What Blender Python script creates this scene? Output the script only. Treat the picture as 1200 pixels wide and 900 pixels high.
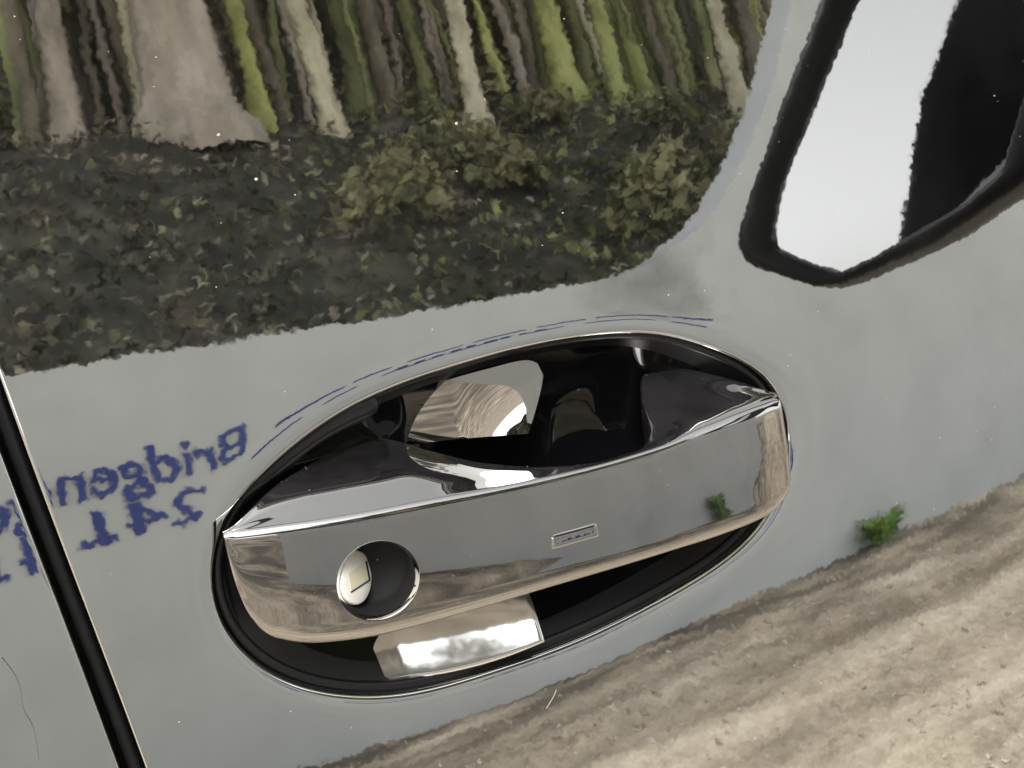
import bpy, bmesh, math, random
import numpy as np
from mathutils import Vector, Matrix, noise as mnoise

random.seed(7); rng = np.random.default_rng(7)
R = math.radians
scene = bpy.context.scene
C = scene.collection
for o in list(bpy.data.objects): bpy.data.objects.remove(o)

# ------------------------------------------------------------------ camera
cam_d = bpy.data.cameras.new('camera'); cam = bpy.data.objects.new('camera', cam_d); C.objects.link(cam)
cr = Vector((0.90276629, -0.41953359, -0.09489255))
cu = Vector((0.19624229, 0.20541409, 0.95879821))
cf = Vector((0.38275579, 0.88419264, -0.26777115))
cam.matrix_world = Matrix(((cr.x, cu.x, -cf.x, -0.11886), (cr.y, cu.y, -cf.y, -0.28574),
                           (cr.z, cu.z, -cf.z, 1.06898), (0, 0, 0, 1)))
cam_d.sensor_width = 36; cam_d.angle = R(50); cam_d.clip_start = 0.01; cam_d.clip_end = 500
cam_d.dof.use_dof = True; cam_d.dof.focus_distance = .325; cam_d.dof.aperture_fstop = 42
scene.camera = cam

# ------------------------------------------------------------------ sky, sun, exposure
SUN_EL, SUN_AZ = 52, 205          # overcast: soft light, broad weak sun behind the car
world = bpy.data.worlds.new('World'); scene.world = world; world.use_nodes = True
nt = world.node_tree; nt.nodes.clear()
sky = nt.nodes.new('ShaderNodeTexSky'); sky.sky_type = 'NISHITA'; sky.sun_disc = False
sky.sun_elevation = R(SUN_EL); sky.sun_rotation = R(SUN_AZ); sky.dust_density = 1.0; sky.air_density = 1.0
hs = nt.nodes.new('ShaderNodeHueSaturation'); hs.inputs['Saturation'].default_value = 0.04
bg = nt.nodes.new('ShaderNodeBackground'); bg.inputs['Strength'].default_value = 0.15
wo = nt.nodes.new('ShaderNodeOutputWorld')
nt.links.new(sky.outputs[0], hs.inputs['Color']); nt.links.new(hs.outputs[0], bg.inputs['Color'])
nt.links.new(bg.outputs[0], wo.inputs['Surface'])
sd = bpy.data.lights.new('sun', 'SUN'); sd.energy = 1.0; sd.angle = R(25); sd.color = (1, .96, .9)
sun = bpy.data.objects.new('sun', sd); C.objects.link(sun)
a, e = R(SUN_AZ), R(SUN_EL)
sun.rotation_euler = Vector((math.sin(a)*math.cos(e), math.cos(a)*math.cos(e), math.sin(e))).to_track_quat('Z', 'Y').to_euler()
scene.view_settings.view_transform = 'Standard'; scene.view_settings.look = 'None'
scene.view_settings.exposure = 1.5; scene.view_settings.gamma = 1
scene.cycles.max_bounces = 6; scene.cycles.glossy_bounces = 5; scene.cycles.diffuse_bounces = 2; scene.cycles.transmission_bounces = 2

# ------------------------------------------------------------------ materials
def mat(name, col=(.5, .5, .5), rough=.5, metal=0, coat=0, spec=.5, ior=1.5):
    m = bpy.data.materials.new(name); m.use_nodes = True
    b = m.node_tree.nodes['Principled BSDF']
    b.inputs['Base Color'].default_value = (*col, 1); b.inputs['Roughness'].default_value = rough
    b.inputs['Metallic'].default_value = metal; b.inputs['Coat Weight'].default_value = coat
    b.inputs['Coat Roughness'].default_value = .03
    b.inputs['Specular IOR Level'].default_value = spec; b.inputs['IOR'].default_value = ior
    return m
def N(m, t, **kw):
    n = m.node_tree.nodes.new(t)
    for k, v in kw.items():
        if k in n.inputs: n.inputs[k].default_value = v
        else: setattr(n, k, v)
    return n
def L(m, a, b): m.node_tree.links.new(a, b)
def bsdf(m): return m.node_tree.nodes['Principled BSDF']
def ramp(m, fac, stops):
    r = N(m, 'ShaderNodeValToRGB')
    while len(r.color_ramp.elements) < len(stops): r.color_ramp.elements.new(.5)
    for el, (p, c) in zip(r.color_ramp.elements, stops): el.position = p; el.color = (*c, 1)
    L(m, fac, r.inputs[0]); return r.outputs[0]
def noise_col(m, stops, scale=5, detail=6, coord='Object', vscale=(1, 1, 1), rough=.6):
    tc = N(m, 'ShaderNodeTexCoord'); mp = N(m, 'ShaderNodeMapping'); mp.inputs['Scale'].default_value = vscale
    L(m, tc.outputs[coord], mp.inputs[0])
    nz = N(m, 'ShaderNodeTexNoise', Scale=scale, Detail=detail, Roughness=rough); L(m, mp.outputs[0], nz.inputs['Vector'])
    return ramp(m, nz.outputs['Fac'], stops), nz, mp
def peel(m, amt, scale, amt2=0, scale2=100):
    """orange-peel: lacquer surface waviness, as a tiny tilt of the normal"""
    tc = N(m, 'ShaderNodeTexCoord'); g = N(m, 'ShaderNodeNewGeometry'); last = g.outputs['Normal']
    for am, sc, dt in ((amt, scale, 1.0), (amt2, scale2, 0)):
        if not am: continue
        nz = N(m, 'ShaderNodeTexNoise', Scale=sc, Detail=dt); L(m, tc.outputs['Object'], nz.inputs['Vector'])
        s = N(m, 'ShaderNodeVectorMath', operation='SUBTRACT'); s.inputs[1].default_value = (.5, .5, .5)
        L(m, nz.outputs['Color'], s.inputs[0])
        k = N(m, 'ShaderNodeVectorMath', operation='SCALE'); k.inputs['Scale'].default_value = am
        an_ = N(m, 'ShaderNodeVectorMath', operation='MULTIPLY'); an_.inputs[1].default_value = (1, 1, 1.35 if m.name == 'black_lacquer' else 1); L(m, s.outputs[0], an_.inputs[0]); L(m, an_.outputs[0], k.inputs[0])
        ad = N(m, 'ShaderNodeVectorMath', operation='ADD'); L(m, last, ad.inputs[0]); L(m, k.outputs[0], ad.inputs[1]); last = ad.outputs[0]
    nm = N(m, 'ShaderNodeVectorMath', operation='NORMALIZE'); L(m, last, nm.inputs[0])
    L(m, nm.outputs[0], bsdf(m).inputs['Normal'])

def film(m, lo, hi, scale, col=(.62, .62, .60)):
    """thin diffuse film in patches: dust on the lacquer, painted lift of dark reflections on chrome"""
    nt_ = m.node_tree; out = [n for n in nt_.nodes if n.type == 'OUTPUT_MATERIAL'][0]
    tc_ = N(m, 'ShaderNodeTexCoord'); nz = N(m, 'ShaderNodeTexNoise', Scale=scale, Detail=7, Roughness=.65); L(m, tc_.outputs['Object'], nz.inputs['Vector'])
    mr_ = N(m, 'ShaderNodeMapRange'); mr_.inputs['From Min'].default_value = .35; mr_.inputs['From Max'].default_value = .7
    mr_.inputs['To Min'].default_value = lo; mr_.inputs['To Max'].default_value = hi; L(m, nz.outputs['Fac'], mr_.inputs['Value'])
    df = N(m, 'ShaderNodeBsdfDiffuse'); df.inputs['Color'].default_value = (*col, 1); mxs = N(m, 'ShaderNodeMixShader')
    L(m, mr_.outputs[0], mxs.inputs[0]); L(m, bsdf(m).outputs[0], mxs.inputs[1]); L(m, df.outputs[0], mxs.inputs[2]); L(m, mxs.outputs[0], out.inputs['Surface'])

M = {}
M['paint'] = mat('black_lacquer', (.60, .605, .60), .012, 1); peel(M['paint'], .0050, 470, .003, 110)
# faint dusty film makes the lacquer uneven
c_, nz_, _ = noise_col(M['paint'], [(.3, (.014,)*3), (.62, (.022,)*3), (.8, (.04,)*3)], 22, 5)
L(M['paint'], c_, bsdf(M['paint']).inputs['Roughness'])
M['chrome'] = mat('dark_chrome', (.37, .365, .355), .012, 1); peel(M['chrome'], .004, 160)
film(M['paint'], .003, .013, 14); film(M['chrome'], .008, .026, 40, (.6, .56, .6))  # chrome film is colour added to grey its dark reflections
M['foot'] = mat('foot_dark_reflection', (.020, .019, .021), .07, 0, 1.0, .5, 1.6)  # the chrome foot's dark reflection of the cup, put into the colour
M['bright_chrome'] = mat('bright_chrome', (.85, .84, .82), .03, 1)
M['insert_chrome'] = mat('worn_chrome', (.70, .70, .69), .12, .9); peel(M['insert_chrome'], .06, 300)
M['gloss_black'] = mat('gloss_black_plastic', (.004, .004, .005), .03, 0, 0, .5, 1.5)
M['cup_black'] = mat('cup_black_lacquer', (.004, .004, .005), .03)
M['scuffed'] = mat('scuffed_black_plastic', (.003, .003, .0045), .12, spec=.35)
M['plate'] = mat('added_reflector_mirror', (.48, .47, .45), .02, 1)
M['rubber'] = mat('black_rubber', (.006, .006, .007), .32)
M['satin'] = mat('satin_black_plastic', (.0018, .0018, .0022), .35, spec=.08)
M['dark'] = mat('dark_jamb', (.003, .003, .003), .8)
M['ivory'] = mat('lock_metal', (.88, .87, .82), .45, .0)
M['slot'] = mat('slot_metal', (.80, .77, .60), .4, .1)
M['mirror'] = mat('mirror_glass', (.50, .50, .495), .003, 1)
M['window'] = mat('tinted_glass', (.004, .004, .005), .5, spec=0)
M['dust'] = mat('dust', (.6, .59, .56), .8)
M['scratch'] = mat('scratch_mark', (.10, .10, .10), .6)
M['blue'] = mat('blue_paint', (.016, .036, .20), .5)
# scuffs on the cup lacquer
c_, _, _ = noise_col(M['cup_black'], [(.45, (.02,)*3), (.75, (.09,)*3)], 60, 8, vscale=(1, 1, 3))
L(M['cup_black'], c_, bsdf(M['cup_black']).inputs['Roughness'])

# ------------------------------------------------------------------ helpers
def mesh_obj(name, verts, faces, m, parent=None, smooth=True):
    me = bpy.data.meshes.new(name); me.from_pydata([tuple(map(float, v)) for v in verts], [], [tuple(map(int, f)) for f in faces]); me.update()
    if smooth: me.polygons.foreach_set('use_smooth', [True]*len(me.polygons))
    me.materials.append(m); o = bpy.data.objects.new(name, me); C.objects.link(o)
    if parent: o.parent = parent
    return o
def bm_obj(name, bm, m, parent=None, smooth=False):
    me = bpy.data.meshes.new(name); bm.normal_update(); bm.to_mesh(me); bm.free()
    if smooth: me.polygons.foreach_set('use_smooth', [True]*len(me.polygons))
    me.materials.append(m); o = bpy.data.objects.new(name, me); C.objects.link(o)
    if parent: o.parent = parent
    return o
def empty(name, loc=(0, 0, 0), parent=None):
    o = bpy.data.objects.new(name, None); o.location = loc; C.objects.link(o); o.empty_display_size = .1
    if parent: o.parent = parent
    return o
def tag(o, label=None, cat=None, group=None, kind=None):
    for k, v in (('label', label), ('category', cat), ('group', group), ('kind', kind)):
        if v: o[k] = v
    return o
def grid_faces(nu, nv, closed_u=False):
    F = []
    for j in range(nv-1):
        for i in range(nu if closed_u else nu-1):
            i2 = (i+1) % nu; F.append((j*nu+i, j*nu+i2, (j+1)*nu+i2, (j+1)*nu+i))
    return F
def pchip(xs, ys, xq):
    xs = np.asarray(xs, float); ys = np.asarray(ys, float); xq = np.clip(np.asarray(xq, float), xs[0], xs[-1])
    h = np.diff(xs); d = np.diff(ys)/h; m = np.zeros(len(xs)); m[0] = d[0]; m[-1] = d[-1]
    for i in range(1, len(xs)-1):
        if d[i-1]*d[i] > 0:
            w1 = 2*h[i]+h[i-1]; w2 = h[i]+2*h[i-1]; m[i] = (w1+w2)/(w1/d[i-1]+w2/d[i])
    k = np.clip(np.searchsorted(xs, xq)-1, 0, len(xs)-2); t = (xq-xs[k])/h[k]
    return ((2*t**3-3*t**2+1)*ys[k]+(t**3-2*t**2+t)*h[k]*m[k]+(-2*t**3+3*t**2)*ys[k+1]+(t**3-t**2)*h[k]*m[k+1])
def cspline(xs, ys, xq):
    """natural cubic spline: curvature-continuous, for mirror-like surfaces"""
    xs = np.asarray(xs, float); ys = np.asarray(ys, float); n = len(xs); h = np.diff(xs)
    A = np.zeros((n, n)); b = np.zeros(n); A[0, 0] = A[-1, -1] = 1
    for i in range(1, n-1):
        A[i, i-1] = h[i-1]; A[i, i] = 2*(h[i-1]+h[i]); A[i, i+1] = h[i]
        b[i] = 6*((ys[i+1]-ys[i])/h[i]-(ys[i]-ys[i-1])/h[i-1])
    m = np.linalg.solve(A, b); xq = np.clip(xq, xs[0], xs[-1])
    k = np.clip(np.searchsorted(xs, xq)-1, 0, n-2); hk = h[k]; a_ = xs[k+1]-xq; b_ = xq-xs[k]
    return m[k]*a_**3/(6*hk)+m[k+1]*b_**3/(6*hk)+(ys[k]/hk-m[k]*hk/6)*a_+(ys[k+1]/hk-m[k+1]*hk/6)*b_
def tube(path, rad, m, name, parent, seg=12, squash=1.0):
    path = [Vector(p) for p in path]; V = []; n = len(path)
    for i, p in enumerate(path):
        t = (path[min(i+1, n-1)]-path[max(i-1, 0)]).normalized(); a1 = t.orthogonal().normalized()
        ref = Vector((0, 1, 0)); a1 = (ref-ref.dot(t)*t).normalized(); a2 = t.cross(a1); r = rad[i] if hasattr(rad, '__len__') else rad
        for k in range(seg):
            w = 2*math.pi*k/seg; V.append(p+a1*math.cos(w)*r*squash+a2*math.sin(w)*r)
    F = grid_faces(seg, n, True); F.append(tuple(range(seg))); F.append(tuple((n-1)*seg+k for k in range(seg))[::-1])
    return mesh_obj(name, V, F, m, parent)

Z0 = 0.95                       # height of the handle above the ground; panel coordinates below are in mm about it
MM = 1e-3
# ------------------------------------------------------------------ the setting: ground, wall, bank
BETA = -0.09871; WD = 2.4575    # the boundary wall stands 2.46 m off, slightly askew to the car
def wpt(s, z, off=0.0):         # point on the wall face; off = towards the car
    return Vector((s*math.cos(BETA)-off*math.sin(BETA)*1.0, -WD+s*math.sin(BETA)+off*math.cos(BETA), z))

gm = mat('dirt_track', (.4, .33, .25), .9)
tc = N(gm, 'ShaderNodeTexCoord'); mp = N(gm, 'ShaderNodeMapping'); mp.inputs['Rotation'].default_value = (0, 0, -BETA); L(gm, tc.outputs['Object'], mp.inputs[0])
mp2 = N(gm, 'ShaderNodeMapping'); mp2.inputs['Scale'].default_value = (.8, 2.4, 1); L(gm, mp.outputs[0], mp2.inputs[0])
n1 = N(gm, 'ShaderNodeTexNoise', Scale=2.2, Detail=7, Roughness=.62); L(gm, mp2.outputs[0], n1.inputs['Vector'])
n2 = N(gm, 'ShaderNodeTexNoise', Scale=30, Detail=10, Roughness=.9); L(gm, mp.outputs[0], n2.inputs['Vector'])
mx = N(gm, 'ShaderNodeMix', data_type='FLOAT'); mx.inputs[0].default_value = .55
L(gm, n1.outputs['Fac'], mx.inputs[2]); L(gm, n2.outputs['Fac'], mx.inputs[3])
col = ramp(gm, mx.outputs[0], [(.37, (.19, .15, .11)), (.455, (.41, .335, .245)), (.52, (.60, .505, .38)), (.60, (.82, .72, .565))])
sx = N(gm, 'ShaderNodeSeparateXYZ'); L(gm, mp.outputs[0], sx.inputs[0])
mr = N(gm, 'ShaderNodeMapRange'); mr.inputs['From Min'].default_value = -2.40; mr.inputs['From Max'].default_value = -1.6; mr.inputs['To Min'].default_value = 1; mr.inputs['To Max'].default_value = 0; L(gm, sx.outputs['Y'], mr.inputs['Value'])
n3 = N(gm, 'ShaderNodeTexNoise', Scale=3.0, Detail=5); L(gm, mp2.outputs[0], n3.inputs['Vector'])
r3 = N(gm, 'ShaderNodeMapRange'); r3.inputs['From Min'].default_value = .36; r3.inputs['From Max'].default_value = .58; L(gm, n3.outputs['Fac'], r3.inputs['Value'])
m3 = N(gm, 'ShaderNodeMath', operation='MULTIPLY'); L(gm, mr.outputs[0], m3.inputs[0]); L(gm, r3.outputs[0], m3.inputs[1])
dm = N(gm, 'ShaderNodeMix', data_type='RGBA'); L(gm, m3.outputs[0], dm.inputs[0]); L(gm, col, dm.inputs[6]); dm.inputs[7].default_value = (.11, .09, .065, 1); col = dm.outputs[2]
L(gm, col, bsdf(gm).inputs['Base Color'])
# terrain relief: ruts and tyre ridges in real geometry near the car
nx, ny = 260, 220
xs = np.linspace(-2.5, 6, nx); ys = np.linspace(-3.05, .9, ny)
Xg, Yg = np.meshgrid(xs, ys); wd = (Yg-(-WD+Xg*math.tan(BETA)))*math.cos(BETA)    # distance in front of the wall
Zg = np.zeros_like(Xg)
for c0, w0, dp in ((.62, .10, .022), (1.12, .14, .018), (1.95, .15, .008)):
    Zg -= dp*np.exp(-((wd-c0-.02*np.sin(Xg*2+c0*5))/w0)**2)
    Zg += dp*.7*np.exp(-((wd-c0-w0*1.8)/(w0*.6))**2)
    lug = np.exp(-((wd-c0)/(w0*.8))**2)
    Zg += lug*.005*np.sin((Xg+.8*np.abs(wd-c0))*2*math.pi/.085)
for i in range(ny):
    for j in range(nx):
        Zg[i, j] += .012*mnoise.noise((Xg[i, j]*5, Yg[i, j]*9, 0))+.008*mnoise.noise((Xg[i, j]*17, Yg[i, j]*22, 3))
edge = np.minimum.reduce([np.clip((Xg+2.5)/.4, 0, 1), np.clip((6-Xg)/.4, 0, 1), np.clip((Yg+3.05)/.3, 0, 1), np.clip((.9-Yg)/.3, 0, 1)])
Zg *= np.clip(wd/.45, .06, 1)
Zg = Zg*edge-.004*(1-edge)+.004
V = np.stack([Xg, Yg, Zg], -1).reshape(-1, 3)
tag(mesh_obj('ground', V, grid_faces(nx, ny), gm), kind='structure')
# loose gravel strewn over the track
pv = np.array([(1, 0, 0), (-1, 0, 0), (0, 1, 0), (0, -1, 0), (0, 0, 1), (0, 0, -1)], float); pf = [(0, 2, 4), (2, 1, 4), (1, 3, 4), (3, 0, 4), (2, 0, 5), (1, 2, 5), (3, 1, 5), (0, 3, 5)]
V = []; F = []
for k in range(7000):
    x = random.uniform(-.8, 5.2); w_ = random.uniform(.03, 2.35)
    if k % 3 and not (.35 < w_ % .8 < .75): continue
    y = -WD+x*math.tan(BETA)+w_/math.cos(BETA); i = min(nx-1, int((x+2.5)/8.5*(nx-1))); j = min(ny-1, max(0, int((y+3.05)/3.95*(ny-1))))
    r_ = random.uniform(.003, .009); a_ = random.uniform(0, 6.28); c_, s_ = math.cos(a_), math.sin(a_); q = pv*np.array([r_*random.uniform(.8, 1.5), r_, r_*.6])*rng.uniform(.8, 1.2, (6, 1))
    b = len(V); V += [(x+p[0]*c_-p[1]*s_, y+p[0]*s_+p[1]*c_, Zg[j, i]+p[2]+r_*.2) for p in q]; F += [tuple(i_+b for i_ in f) for f in pf]
grm = mat('gravel', (.5, .45, .36), .9); gg = N(grm, 'ShaderNodeNewGeometry')
L(grm, ramp(grm, gg.outputs['Random Per Island'], [(0, (.24, .20, .155)), (.5, (.48, .41, .32)), (1, (.80, .72, .60))]), bsdf(grm).inputs['Base Color'])
tag(mesh_obj('gravel', V, F, grm, smooth=False), 'small pale stones strewn over the dirt track', 'gravel', kind='stuff')
bm = bmesh.new()
for v in ((-120, -120), (120, -120), (120, 120), (-120, 120)): bm.verts.new((*v, -.03))
bm.faces.new(bm.verts[:]); far = bm_obj('far_ground', bm, gm); tag(far, kind='structure')

# wall: low on the left, sweeping up to a taller end on the right
wm = mat('grey_render', (.45, .46, .46), .85)
c_, nz_, mp_ = noise_col(wm, [(.25, (.405, .425, .423)), (.5, (.455, .476, .474)), (.75, (.50, .52, .518))], 3, 9)
# darker patch under the sweep of the wall top
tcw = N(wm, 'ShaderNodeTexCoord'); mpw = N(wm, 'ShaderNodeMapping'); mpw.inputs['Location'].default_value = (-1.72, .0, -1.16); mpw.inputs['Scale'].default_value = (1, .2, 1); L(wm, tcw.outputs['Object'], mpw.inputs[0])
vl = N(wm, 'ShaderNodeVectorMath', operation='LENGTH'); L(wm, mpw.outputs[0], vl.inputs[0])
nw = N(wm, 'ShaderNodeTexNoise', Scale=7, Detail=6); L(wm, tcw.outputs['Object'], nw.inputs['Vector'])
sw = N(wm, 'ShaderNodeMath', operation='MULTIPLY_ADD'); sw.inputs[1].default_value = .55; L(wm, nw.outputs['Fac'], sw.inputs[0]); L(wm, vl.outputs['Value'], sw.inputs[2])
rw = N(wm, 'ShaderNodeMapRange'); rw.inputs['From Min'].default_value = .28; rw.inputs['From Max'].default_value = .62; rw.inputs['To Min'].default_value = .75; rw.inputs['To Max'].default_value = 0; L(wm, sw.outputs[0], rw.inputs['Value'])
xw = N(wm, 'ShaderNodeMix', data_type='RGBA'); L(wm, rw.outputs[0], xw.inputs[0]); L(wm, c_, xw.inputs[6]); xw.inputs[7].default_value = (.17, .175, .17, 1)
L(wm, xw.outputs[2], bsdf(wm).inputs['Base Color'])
bp = N(wm, 'ShaderNodeBump', Strength=.35, Distance=.01); L(wm, nz_.outputs['Fac'], bp.inputs['Height']); L(wm, bp.outputs[0], bsdf(wm).inputs['Normal'])
prof_s = [-.95, 0, 1.2, 1.52, 1.74, 2.0, 2.27, 2.53, 2.67, 2.78, 3.05, 3.4, 5.5]
prof_z = [1.265, 1.262, 1.242, 1.245, 1.275, 1.38, 1.60, 1.91, 2.12, 2.28, 2.65, 2.9, 2.9]
ss = np.linspace(-.95, 5.5, 200); zz = pchip(prof_s, prof_z, ss)
wall = empty('boundary_wall', wpt(0, 0)); tag(wall, 'grey rendered wall with blue lettering, mirrored in the door', 'wall')
V = []; F = []
for s, z in zip(ss, zz):
    z += .006*mnoise.noise((s*6, 0, 0))
    for off, zq in ((0, -.05), (0, z-.002), (-.002, z), (-.148, z), (-.15, z-.002), (-.15, -.05)): V.append(wpt(s, zq, off)-wpt(0, 0))
n = len(ss)
for i in range(n-1):
    for k in range(6): F.append((i*6+k, (i+1)*6+k, (i+1)*6+(k+1) % 6, i*6+(k+1) % 6))
F.append(tuple(range(6))); F.append(tuple((n-1)*6+k for k in range(6))[::-1])
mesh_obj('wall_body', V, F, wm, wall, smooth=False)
def wall_text(txt, s0, z, size, wscale, name):
    cu_ = bpy.data.curves.new(name, 'FONT'); cu_.body = txt; cu_.size = size; cu_.extrude = .001; cu_.bevel_depth = .0022*size/.14; cu_.bevel_resolution = 1
    t = bpy.data.objects.new(name, cu_); C.objects.link(t)
    dg = bpy.context.evaluated_depsgraph_get(); me = bpy.data.meshes.new_from_object(t.evaluated_get(dg))
    bpy.data.objects.remove(t); me.name = name; me.materials.clear(); me.materials.append(M['blue'])
    for v in me.vertices:      # local x runs towards -s as seen from the car
        p = wpt(s0-v.co.x*wscale, z+v.co.y, .003+v.co.z)-wpt(0, 0); v.co = p
    me.update(); o = bpy.data.objects.new(name, me); C.objects.link(o); o.parent = wall; return o
wall_text('Bridgend', .306, .908, .148, 1.1, 'lettering')
wall_text('241', .172, .780, .128, 1.75, 'lettering')
def wall_dash(s0, s1, z, h):
    bm = bmesh.new(); q = [wpt(s0, z, .004), wpt(s1, z, .004), wpt(s1, z+h, .004), wpt(s0, z+h, .004)]
    fv = [bm.verts.new(p-wpt(0, 0)) for p in q]; f = bm.faces.new(fv); r = bmesh.ops.extrude_face_region(bm, geom=[f])
    d = wpt(0, 0, -.003)-wpt(0, 0)
    for v in r['geom']:
        if isinstance(v, bmesh.types.BMVert): v.co += d
    bm_obj('painted_stripe', bm, M['blue'], wall)
x_ = .42
wall_dash(-.165, -.075, .778, .017)
for q in range(9): wall_dash(.80+q*.055, .80+q*.055+random.uniform(.025, .042), .80+random.uniform(0, .01), random.uniform(.055, .075))
while x_ < 1.95:
    w_ = random.uniform(.10, .28); wall_dash(x_, x_+w_, .925, .024); wall_dash(x_-.05, x_+w_*.8-.05, .80, .03); x_ += w_+random.uniform(.02, .05)

# bank behind the wall, leaf litter and ivy
bkm = mat('leaf_litter', (.06, .055, .04), .95)
c_, nz_, _ = noise_col(bkm, [(.3, (.010, .011, .009)), (.5, (.030, .030, .02)), (.68, (.10, .09, .06)), (.8, (.17, .15, .11))], 5, 8)
L(bkm, c_, bsdf(bkm).inputs['Base Color'])
def bank_z(x, y):
    d = -y-(WD+.25)+x*math.tan(BETA)           # distance behind the wall
    if d < 0: d = 0
    base = 1.16+.80*min(d, 1.7)+.30*max(0, min(d-1.7, 3))+.75*max(0, d-4.7)
    return base+.10*mnoise.noise((x*1.6, y*1.6, 2))+.05*mnoise.noise((x*5, y*5, 5))
nx, ny = 120, 90
xs = np.linspace(-2.6, 7.5, nx); ys = np.linspace(0, 1, ny); V = []
for j in range(ny):
    for i in range(nx):
        x = xs[i]; y = -(WD+.21)+x*math.tan(BETA)-12*(ys[j]**1.5); V.append((x, y, bank_z(x, y)))
V2 = list(V)
# skirt so that the bank is a solid mass
bnk = mesh_obj('bank', V, grid_faces(nx, ny), bkm); tag(bnk, kind='structure')

def leaf_mat(name, c0, c1, c2):
    m = mat(name, c1, .8, spec=.2); g = N(m, 'ShaderNodeNewGeometry')
    nz = N(m, 'ShaderNodeTexNoise', Scale=4.2, Detail=4, Roughness=.62); L(m, g.outputs['Position'], nz.inputs['Vector'])
    ma = N(m, 'ShaderNodeMath', operation='MULTIPLY_ADD'); ma.inputs[1].default_value = 2.5; ma.inputs[2].default_value = -.98
    L(m, nz.outputs['Fac'], ma.inputs[0])
    ad = N(m, 'ShaderNodeMath', operation='MULTIPLY_ADD'); ad.inputs[1].default_value = .42; L(m, g.outputs['Random Per Island'], ad.inputs[0]); L(m, ma.outputs[0], ad.inputs[2])
    L(m, ramp(m, ad.outputs[0], [(0, c0), (.5, c1), (1, c2)]), bsdf(m).inputs['Base Color']); return m
LM = {'dark': leaf_mat('dark_ivy_leaf', (.012, .013, .011), (.075, .070, .044), (.34, .31, .21)),
      'olive': leaf_mat('olive_leaf', (.06, .06, .03), (.20, .195, .10), (.40, .38, .22)),
      'green': leaf_mat('bright_leaf', (.09, .11, .025), (.24, .27, .07), (.44, .47, .17)),
      'litter': leaf_mat('dead_leaf', (.04, .036, .027), (.17, .15, .11), (.44, .39, .31))}
def leaves(pts, size, m, name, parent=None, flat=0.0):
    n = len(pts); V = np.zeros((n, 4, 3))
    a = rng.normal(size=(n, 3)); a[:, 2] *= (1-flat); a /= np.linalg.norm(a, axis=1)[:, None]+1e-9
    b = rng.normal(size=(n, 3)); b[:, 2] *= (1-flat); b -= (a*b).sum(1)[:, None]*a; b /= np.linalg.norm(b, axis=1)[:, None]+1e-9
    s = size*rng.uniform(.6, 1.4, n)[:, None]; P = np.asarray(pts)
    V[:, 0] = P-a*s; V[:, 1] = P+b*s*.5; V[:, 2] = P+a*s; V[:, 3] = P-b*s*.5
    F = np.arange(4*n).reshape(n, 4)
    return mesh_obj(name, V.reshape(-1, 3), F, m, parent, smooth=False)
# ground ivy and fallen leaves
pts = []
for _ in range(20000):
    x = random.uniform(-2, 6.5); d = random.uniform(0, 1)**1.3*4; y = -(WD+.25)+x*math.tan(BETA)-d
    pts.append((x, y, bank_z(x, y)+random.uniform(.0, .09)))
iv = pts[:13000]; far_iv = [p for p in iv if p[0]+random.uniform(-.7, .7) > 1.3]; fs_ = set(far_iv); near_iv = [p for p in iv if p not in fs_]
LM['ivy_green'] = leaf_mat('green_ivy_leaf', (.018, .022, .010), (.105, .115, .04), (.36, .37, .17))
tag(leaves(near_iv, .028, LM['dark'], 'ground_ivy', flat=.2), 'dark ivy covering the rear half of the bank', 'ivy', kind='stuff')
tag(leaves(far_iv, .028, LM['ivy_green'], 'ground_ivy', flat=.2), 'olive green ivy on the bank towards the tall wall end', 'ivy', kind='stuff')
tag(leaves(pts[13000:], .026, LM['litter'], 'leaf_litter', flat=.4), 'pale dead leaves scattered on the bank', 'leaves', kind='stuff')

def bark(name, c0, c1, c2):
    m = mat(name, c1, .9); c_, nz, _ = noise_col(m, [(.3, c0), (.5, c1), (.72, c2)], 7, 7, vscale=(1, 1, .35)); L(m, c_, bsdf(m).inputs['Base Color'])
    b = N(m, 'ShaderNodeBump', Strength=.6, Distance=.02); L(m, nz.outputs['Fac'], b.inputs['Height']); L(m, b.outputs[0], bsdf(m).inputs['Normal']); return m
M['trunk_beige'] = bark('beige_bark', (.17, .15, .12), (.33, .29, .235), (.50, .45, .38))
M['trunk_pale'] = bark('pale_bark', (.28, .26, .17), (.50, .47, .33), (.68, .64, .50))
M['trunk_moss'] = bark('mossy_bark', (.09, .10, .045), (.20, .215, .09), (.34, .355, .17))
M['trunk_lime'] = bark('lime_moss_bark', (.15, .165, .05), (.32, .345, .115), (.47, .48, .21))
M['trunk_brown'] = bark('brown_bark', (.08, .07, .05), (.16, .14, .10), (.28, .25, .19))
M['trunk_dark'] = bark('dark_bark', (.02, .02, .016), (.045, .045, .035), (.09, .09, .07))
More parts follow.
